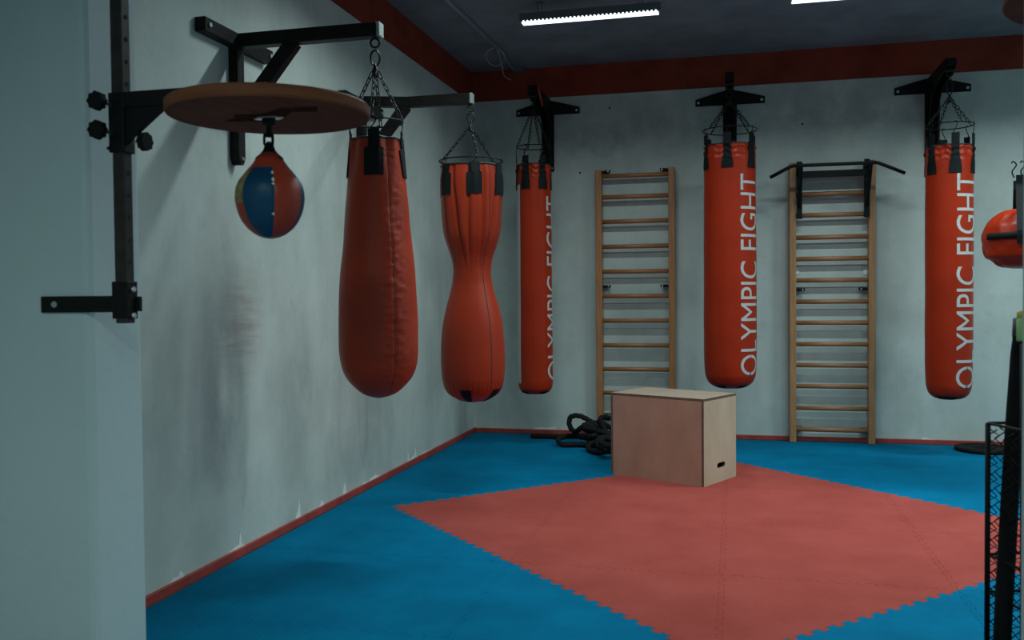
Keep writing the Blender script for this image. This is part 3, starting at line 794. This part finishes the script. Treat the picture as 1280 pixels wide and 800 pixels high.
# sliding sleeve with gusset and arm
zs_t, zs_b = at(1, PYc, 150, 117.5).z, at(1, PYc, 150, 192).z
bm = new(); box(bm, (PXc, PYc, (zs_t+zs_b)/2), (PW+.014, PW+.014, zs_t-zs_b), bev=.003)
DCX, DCZ, DR, DT = -1.325, 1.824, .2925, .036
prism(bm, [(0, zs_t), (-.02+(-1.66-PXc)+.02, zs_t), ((-1.66-PXc), zs_t-.045), (.02, zs_b+.03), (0, zs_b+.03)], .016, (PXc+.01, PYc-.012, 0), (1, 0, 0), (0, 0, 1))
bar(bm, (PXc, PYc, zs_t-.024), (DCX, PYc, zs_t-.024), .05, .048, bev=.002)
sl = obj('sleeve_arm', bm, M_black, r)
def knob(p, d, n):
    d = Vector(d); bm = new(); q = Vector(p)+d*n
    cyl(bm, q-d*.004, q+d*.016, .001, 3); 
    s = d.cross(Vector((0, 0, 1))).normalized(); u = s.cross(d)
    poly = []
    for k in range(48):
        a = 2*pi*k/48; rr = .0265+.0022*cos(8*a); poly.append((cos(a)*rr, sin(a)*rr))
    prism(bm, poly, .022, q+d*.006, s, u)
    kn = obj('knob', bm, M_rubber, r)
    bm = new(); cyl(bm, Vector(p)-d*.006, q, .0045, 8); obj('threaded_stem', bm, M_steel, kn, 'bright steel stem')
kz1, kz2, kz3 = at(1, PYc, 143, 134).z, at(1, PYc, 143, 169).z, at(1, PYc, 163, 178).z
knob((PXc-.014, PYc-.026, kz1), (0, -1, 0), .060); knob((PXc-.014, PYc-.026, kz2), (0, -1, 0), .060); knob((PXc+.026, PYc, kz3), (1, 0, 0), .048)
bm = new(); cyl(bm, (PXc-.05, PYc, zs_b+.018), (PXc, PYc, zs_b+.018), .006, 8); obj('pin', bm, M_black, r)
# board
bm = new(); prof = [(0, DCZ+DT), (DR-.006, DCZ+DT), (DR, DCZ+DT-.006), (DR, DCZ+.006), (DR-.004, DCZ)]
lathe(bm, prof, (DCX, PYc, 0), 96)
for f in bm.faces: f.smooth = False
bd = obj('board', bm, M_board, r)
bm = new(); lathe(bm, [(DR-.004, DCZ), (0, DCZ)], (DCX, PYc, 0), 96); obj('underside', bm, M_board_under, bd, 'dark reddish brown underside', smooth=False)
bm = new(); cu = [(-.16, .02), (-.02, .05), (.03, .03), (.10, -.06), (.17, -.04), (.2, -.10), (.1, -.11), (.0, -.05), (-.08, -.06), (-.10, -.02)]
prism(bm, cu, .0012, (DCX, PYc, DCZ-.001), (1, 0, 0), (0, 1, 0)); obj('worn_print', bm, M_decal, bd, 'faded dark print under the board')
sx = -1.328
# swivel hook under the board
bm = new()
prism(bm, [(-.048, 0), (-.025, .020), (.025, .020), (.048, 0), (.025, -.020), (-.025, -.020)], .004, (sx, PYc, DCZ-.003), (1, 0, 0), (0, 1, 0)); pl = obj('swivel_plate', bm, M_steel, r, 'bright steel swivel plate')
bm = new(); lathe(bm, [(0, DCZ-.004), (.020, DCZ-.004), (.020, DCZ-.022), (.009, DCZ-.026), (.007, DCZ-.05), (.012, DCZ-.052), (.012, DCZ-.058), (0, DCZ-.06)], (sx, PYc, 0), 20); obj('swivel', bm, M_black, pl)
sx = -1.328
# the bag itself
k = depth((sx, PYc, 1.6))/F
SZ = lambda y: at(1, PYc, 336, y).z
r2 = thing('speed_bag', 'small red and blue leather speed bag hanging under the round board', 'speed bag', (sx, PYc, SZ(298.5)))
tab = sorted((SZ(y), w*k) for y, w in [(298.5, 2), (297, 10), (292, 20), (283, 30), (272, 36.8), (260, 40.8), (248, 42.4), (238, 41.6), (228, 38), (218, 31), (209, 23.5), (200, 17), (194, 12.5), (190.5, 8), (189, 2)])
a0 = atan2(-PYc, -sx)
zt, zb = tab[-1][0], tab[0][0]
zs = [zb+(zt-zb)*(.5-.5*cos(pi*i/56)) for i in range(57)]
cuts = [-1.55, -1.02, .10, 1.10, 2.05, 3.1, 4.1]       # panel seams as angles from the camera direction
def sb_mi(a, z):
    d = (a-a0-.0+pi) % (2*pi)-pi; t = (z-zb)/(zt-zb)
    if -1.75 < d < -.90 and .40 < t < .74: return 2
    if -.90 < d < .12: return 1 if t < .78 else 0
    if .12 <= d < 1.12: return 0
    if 1.12 <= d < 1.9: return 1
    if d < -2.4 or d > 2.6: return 1
    return 0
def sb_d(a, z):
    d = (a-a0+pi) % (2*pi)-pi; v = 0
    for c in (-.90, .12, 1.12, 1.9, 2.6, -2.4): v -= .0022*math.exp(-((d-c)/.035)**2)
    return v*min(1, (zt-z)/.03, (z-zb)/.02)
bm = new(); lathe(bm, [(tab[0][1] if i == 0 else (.002 if i == 56 else smooth_tab(tab, z)), z) for i, z in enumerate(zs)], (sx, PYc, 0), 192, sb_d, sb_mi)
vs = [v for v in bm.verts if abs(v.co.z-zb) < 1e-6]; bm.faces.new(vs)
vs = [v for v in bm.verts if abs(v.co.z-zt) < 1e-6]; bm.faces.new(vs)
sb = obj('bag_body', bm, [M_sb_red, M_sb_blue, M_sb_gold], r2)
random.seed(3)
for t0, t1 in ((.74, .70), (.66, .61), (.60, .575), (.27, .24)):   # flaked patches along the seam
    bm = new(); A = []; 
    for i in range(5):
        z = zb+(zt-zb)*(t0+(t1-t0)*i/4); rr = smooth_tab(tab, z)+.0008; w = .05*sin(pi*(i+.6)/5)
        A.append([bm.verts.new((sx+cos(a0+.11+s*w)*rr, PYc+sin(a0+.11+s*w)*rr, z)) for s in (-1.1, .5)])
    for i in range(4): bm.faces.new((A[i][0], A[i][1], A[i+1][1], A[i+1][0]))
    obj('flaked_leather', bm, M_worn, sb, 'pale flaked leather along the seam')
# black leather collar flaps and loop at the top
bm = new()
zc0 = SZ(190)
lathe(bm, [(.006, zc0+.030), (.013, zc0+.020), (.018, zc0+.004), (.026, zc0-.008), (.034, zc0-.016), (.035, zc0-.024), (.031, zc0-.022), (.019, zc0-.010), (.01, zc0)], (sx, PYc, 0), 40,
      lambda a, z: (.009*max(0, (zc0+.0-z)/.03)*cos(2*(a-a0-1.4))) if z < zc0 else 0)
obj('collar', bm, M_strap, r2, 'black leather collar')
bm = new(); lo, hi_ = zc0+.022, DCZ-.050
tube(bm, [Vector((sx-.002, PYc, (lo+hi_)/2))+RT*(.0125*max(-1, min(1, 1.35*cos(2*pi*i/24))))+Vector((0, 0, (hi_-lo)/2*max(-1, min(1, 1.35*sin(2*pi*i/24))))) for i in range(24)], .0042, 8, closed=True)
obj('hanging_loop', bm, M_black, r2)

# second platform board at the right pier, only its rim in the picture
r = thing('speed_bag_platform', 'dark round board on the right pier, at the upper right corner', 'speed bag platform', (.983, 2.60, 2.03))
bm = new(); lathe(bm, [(0, 2.068), (.294, 2.068), (.30, 2.062), (.30, 2.036), (.294, 2.03), (0, 2.03)], (.983, 2.60, 0), 80); obj('board', bm, M_board_under, r, smooth=False)
bm = new(); bar(bm, (.712, 2.345, 2.088), (.985, 2.602, 2.088), .05, .04, bev=.002); box(bm, (.712, 2.354, 2.05), (.08, .008, .2), bev=.002); obj('support_arm', bm, M_black, r)

# ================================================================== ROUND BAG AT THE RIGHT
bx, by, bz = 1.925, 6.72, 1.628
r = thing('round_bag', 'round orange-red bag in black straps, cut off by the right edge', 'punching bag', (bx, by, 1.43))
bt = at(1, by, 1270, 261).z; bb = at(1, by, 1275, 336).z; hh = bt-bb
prof = [(0, bb), (.10, bb+.002), (.19, bb+.016), (.245, bb+.05*hh/.4+.01), (.276, bb+.2*hh), (.292, bb+.38*hh), (.298, bb+.55*hh), (.285, bb+.68*hh), (.24, bb+.84*hh), (.18, bb+.95*hh), (.11, bt-.003), (0, bt)]
prof = [(0, bb)]+[(smooth_tab([(z, rr) for rr, z in prof], bb+.003+(hh-.006)*i/40), bb+.003+(hh-.006)*i/40) for i in range(41)]+[(0, bt)]
ca_ = atan2(-by, -bx)
bm = new(); lathe(bm, prof, (bx, by, 0), 96, lambda a, z: .009*nz(a, z, 5, 16)+.007*sin(a*14+3*nz(a, z, 2, 6))*max(0, (z-bz)/.2)); bodyo = obj('bag_body', bm, M_v3, r)
def rad_at(z): return smooth_tab([(zz, rr) for rr, zz in prof], z)
for d in (.06, .06+pi):
    t = ca_+d; bm = new(); A = []
    rr_out = lambda z: rad_at(z)+.012
    for i in range(17):                            # wide strap hugging the shoulder then rising to the hooks
        z = (bz-.03)+(2.05-(bz-.03))*i/16; w = .205
        rr = rr_out(z) if z < bz+.06 else max(.17, rr_out(bz+.06)-(z-bz-.06)*.45)
        rr = max(rr, rad_at(min(z, bt-.004))+.008) if z < bt else rr
        row = []
        for s in (-1, 0, 1):
            for q in (0, .006): row.append(bm.verts.new((bx+cos(t)*(rr+q)-sin(t)*s*w/2, by+sin(t)*(rr+q)+cos(t)*s*w/2, z)))
        A.append(row)
    for i in range(16):
        p, q = A[i], A[i+1]
        for u, v in ((0, 2), (2, 4), (4, 5), (5, 3), (3, 1), (1, 0)): bm.faces.new((p[u], p[v], q[v], q[u]))
    bm.faces.new((A[0][0], A[0][2], A[0][4], A[0][5], A[0][3], A[0][1])); bm.faces.new((A[-1][0], A[-1][1], A[-1][3], A[-1][5], A[-1][4], A[-1][2]))
    st = obj('strap', bm, M_strap, r)
    top = Vector((bx+cos(t)*.16, by+sin(t)*.16, 2.045)); tn = Vector((-sin(t), cos(t), 0))
    for s in (-.112, -.062):
        bm = new(); tube(bm, catmull([top+tn*s-Vector((0, 0, .01)), top+tn*(s-.012)+Vector((0, 0, .03)), top+tn*(s+.012)+Vector((0, 0, .07)), top+tn*(s-.004)+Vector((0, 0, .095)), top+tn*(s-.018)+Vector((0, 0, .085))], 6), .0045, 7); obj('hook', bm, M_black, st)
    bm = new(); chain(bm, top+Vector((0, 0, .09)), (bx, by, 2.55), .05, .0035, .011); obj('chain', bm, M_chain, r)
bm = new()
pts = []
bz2 = at(1, by, 1260, 296.5).z
for i in range(64):
    a = 2*pi*i/64; rr = rad_at(bz2)+.012; pts.append((a, rr))
A = []
for a, rr in pts: A.append([bm.verts.new((bx+cos(a)*(rr+o), by+sin(a)*(rr+o), bz2+h)) for o, h in ((-.008, -.021), (.0, -.021), (.0, .021), (-.008, .021))])
for i in range(64):
    p, q = A[i], A[(i+1) % 64]
    for u in range(4): bm.faces.new((p[u], p[(u+1) % 4], q[(u+1) % 4], q[u]))
# the belt only runs between the straps that face the room
kill = [v for v in bm.verts if not (-1.0 < ((atan2(v.co.y-by, v.co.x-bx)-ca_+pi) % (2*pi)-pi) < 2.6)]
bmesh.ops.delete(bm, geom=kill, context='VERTS')
obj('belt', bm, M_strap, r, smooth=True)
bm = new(); chain(bm, (bx, by, 2.55), (bx, by, ZC-.04), .05, .004, .012); obj('chain', bm, M_chain, r)
bm = new(); cyl(bm, (bx, by, ZC-.012), (bx, by, ZC-.001), .05, 20); ring(bm, (bx, by, ZC-.032), .02, .005, 20, 8, Y=(0, 0, 1)); obj('ceiling_mount', bm, M_black, r)

# ================================================================== RUBBER PLATE ON THE FLOOR
pc = at(2, 0, 1229, 563.5)
bm = new(); lathe(bm, [(.03, .034), (.06, .034), (.065, .028), (.14, .026), (.15, .034), (.20, .034), (.212, .027), (.212, .007), (.2, .001), (.03, .001), (.03, .034)], (pc.x, pc.y, 0), 64)
tag(obj('weight_plate', bm, M_rubber, loc=(pc.x, pc.y, 0)), 'flat round black plate lying on the blue mats by the back wall', 'weight plate')

# ================================================================== WIRE BIN WITH STICKS
ZBn = .877
P0 = at(2, ZBn, 1235, 529); P0.z = 0
eA = Vector((.94, .34, 0)); eB = Vector((.34, -.94, 0))
WA, WB = .36, .36
r = thing('wire_bin', 'tall black wire mesh bin at the right edge', 'wire bin', (P0+eA*WA/2+eB*WB/2))
cr = [P0, P0+eA*WA, P0+eA*WA+eB*WB, P0+eB*WB]
for p in cr:
    bm = new(); tube(bm, [p+Vector((0, 0, .001)), p+Vector((0, 0, ZBn))], .0085, 8); obj('post', bm, M_wire, r)
for z, nm in ((ZBn, 'rim'), (.46, 'hoop'), (.34, 'hoop'), (.03, 'hoop')):
    bm = new()
    for i in range(4): tube(bm, [cr[i]+Vector((0, 0, z)), cr[(i+1) % 4]+Vector((0, 0, z))], .0048, 6)
    obj(nm, bm, M_wire, r)
for i in range(4):                                 # zigzag chain-link infill on each side
    bm = new(); a, c = cr[i], cr[(i+1) % 4]; d = (c-a); l = d.length; d.normalize(); n = Vector((-d.y, d.x, 0))
    nw = 9; hp = l/nw
    for j in range(nw):
        pts = []; k = 0; z = .03
        while z < ZBn:
            pts.append(a+d*(hp*(j+.5)+(hp*.53 if k % 2 else -hp*.53))+n*(.003 if k % 2 else -.003)+Vector((0, 0, z))); z += .026; k += 1
        tube(bm, pts, .0026, 4)
    obj('mesh_side', bm, M_wire, r)
bm = new(); prism(bm, [(0, 0), (WA, 0), (WA, WB), (0, WB)], .004, P0+Vector((0, 0, .028)), eA, eB); obj('bin_floor', bm, M_wire, r)
# sticks leaning in the bin
def ray_pt(x, y, dep): d = FW+RT*((x-640)/F)-UP*((y-400)/F); return CAM+d*dep
ctr = P0+eA*WA*.5+eB*WB*.5
t1 = ray_pt(1274.5, 402, 2.88); b1 = ray_pt(1252.5, 800, 2.80)
dr = (b1-t1).normalized(); e1 = t1+dr*((t1.z-.035)/-dr.z)
bm = new(); tube(bm, [t1+dr*s for s in (0, .02, .06, .10, .3, .6, .9)]+[e1], [.014, .017, .018, .021, .0245, .026, .026, .024], 16)
r3 = thing('exercise_stick', 'long black tapered stick leaning in the wire bin', 'stick', e1)
obj('shaft', bm, M_rubber, r3, smooth=True)
bm = new(); tube(bm, [t1-dr*.012, t1-dr*.008, t1+dr*.045, t1+dr*.05], [.012, .0195, .0195, .0185], 16); obj('grip_end', bm, M_purple, r3, 'dark purple grip end')
t2 = ray_pt(1280.5, 389, 2.80); e2 = ray_pt(1281, 800, 2.66); dr = (e2-t2).normalized(); e2 = t2+dr*((t2.z-.035)/-dr.z)
r4 = thing('exercise_stick', 'green and yellow topped stick at the right edge, behind the black stick', 'stick', e2)
bm = new(); tube(bm, [t2+dr*.08, e2], .013, 12); obj('shaft', bm, M_rubber, r4)
bm = new(); tube(bm, [t2+dr*.022, t2+dr*.026, t2+dr*.090, t2+dr*.094], [.019, .022, .022, .018], 16); obj('foam_sleeve', bm, M_green, r4, 'lime green sleeve')
bm = new(); tube(bm, [t2, t2+dr*.004, t2+dr*.022], [.017, .021, .021], 16); obj('end_cap', bm, M_yellow, r4, 'yellow end cap')

# ================================================================== CEILING LAMPS
LX = [-.99, .87, 2.73]; LY = [6.47, 4.65, -.78]  # unseen right column and last row are added to light back wall and pier
WATT = [[14, 21, 50], [29, 23, 42], [44, 30, 20]]
TXT = {(0, 0): 'lit white LED strip lamp under the ceiling near the back wall, fully in view', (1, 0): 'lit white LED strip lamp cut off by the top edge, right of the other'}
for j, y in enumerate(LY):
    for i, x in enumerate(LX):
        lab = TXT.get((i, j), f'LED strip lamp above the frame, {["first", "second", "last"][j]} row from the back wall, {["left", "middle", "right"][i]} column')
        r = thing('strip_lamp', lab, 'ceiling lamp', (x, y, ZC), 'LED strip lamps under the ceiling')
        zl = 3.255
        bm = new(); prism(bm, [(-.032, zl+.065), (.032, zl+.065), (.040, zl+.012), (.040, zl+.002), (-.040, zl+.002), (-.040, zl+.012)], 1.0, (x, y, 0), (0, 1, 0), (0, 0, 1)); obj('housing', bm, M_housing, r)
        bm = new(); box(bm, (x, y, zl-.001), (.97, .066, .008))
        for q in range(34):
            xx = x-.47+.94*q/33; p = Vector((xx, y-.036, zl+.004)); bmesh.ops.create_uvsphere(bm, u_segments=6, v_segments=4, radius=.009, matrix=Matrix.Translation(p))
        obj('led_strip', bm, M_led, r, 'glowing white LED strip')
        ld = bpy.data.lights.new('lamp_beam', 'AREA'); ld.shape = 'RECTANGLE'; ld.size = .95; ld.size_y = .05
        ld.energy = WATT[j][i]; ld.color = (.76, .98, 1.0); ld.spread = math.radians(152)
        lo_ = bpy.data.objects.new('lamp_beam', ld); COL.objects.link(lo_); lo_.parent = r; lo_.location = (0, 0, zl-.007-ZC)
        for s in (-.36, .36):
            bm = new()
            for o in (-.014, .014): tube(bm, [(x+s+o, y, zl+.05), (x+s+o, y, ZC-.002)], .003, 6)
            box(bm, (x+s, y, ZC-.006), (.06, .03, .008)); obj('hanger', bm, M_housing, r)
        bm = new(); tube(bm, catmull([(x+.495, y, zl+.03), (x+.53, y, zl+.03), (x+.535, y+.01, zl+.07), (x+.50, y+.01, zl+.10), (x+.51, y+.005, ZC-.002)], 6), .0035, 6); obj('feed_cable', bm, M_cable, r)

# conduit with loose cable ends on the ceiling
cA, cB = at(2, ZC-.012, 552, -6), at(2, ZC-.012, 625, 63)
r = thing('cable_conduit', 'straight grey conduit on the ceiling with loose cable loops at its end', 'conduit', (cB.x, cB.y, ZC))
bm = new(); d = (cA-cB); tube(bm, [cB, cB+d*2.6], .017, 12); obj('pipe', bm, M_conduit, r)
def cz(x, y, dz): return at(2, ZC-dz, x, y)
for path in ([(619, 58, .012), (613, 62, .03), (607, 67, .05), (602, 72, .05)],
             [(618, 60, .012), (609, 64, .04), (608, 73, .07), (613, 80, .08), (620, 82.5, .08), (626, 80, .07), (631, 72, .05), (629, 66, .03), (622, 60, .015)],
             [(620, 60, .012), (624, 68, .05), (626, 78, .08), (628, 86, .1), (630, 94, .1), (634, 98, .1), (639, 100, .1)],
             [(624, 62, .012), (630, 70, .02), (636, 80, .012), (642, 86, .012), (648, 90, .012)]):
    bm = new(); tube(bm, catmull([cz(*p) for p in path], 8), .0055, 6); obj('cable', bm, M_cable, r)
p = at(2, ZC-.02, 649, 88); bm = new(); box(bm, (p.x, min(p.y, YB-.08), ZC-.021), (.11, .09, .04), bev=.004); tag(obj('junction_box', bm, M_housing, loc=(p.x, min(p.y, YB-.08), ZC-.001)), 'small dark junction box where the ceiling meets the red band', 'junction box')

# ================================================================== LIGHT, VIEW
w = bpy.data.worlds.new('world'); sc.world = w; w.use_nodes = True
bg = w.node_tree.nodes['Background']; bg.inputs['Color'].default_value = (.50, .86, 1.0, 1); bg.inputs['Strength'].default_value = .36
sc.view_settings.view_transform = 'Standard'; sc.view_settings.look = 'None'
sc.view_settings.gamma = 1; sc.view_settings.use_curve_mapping = False
sc.view_settings.exposure = 0
sc.cycles.use_denoising = True
sc.cycles.max_bounces = 8
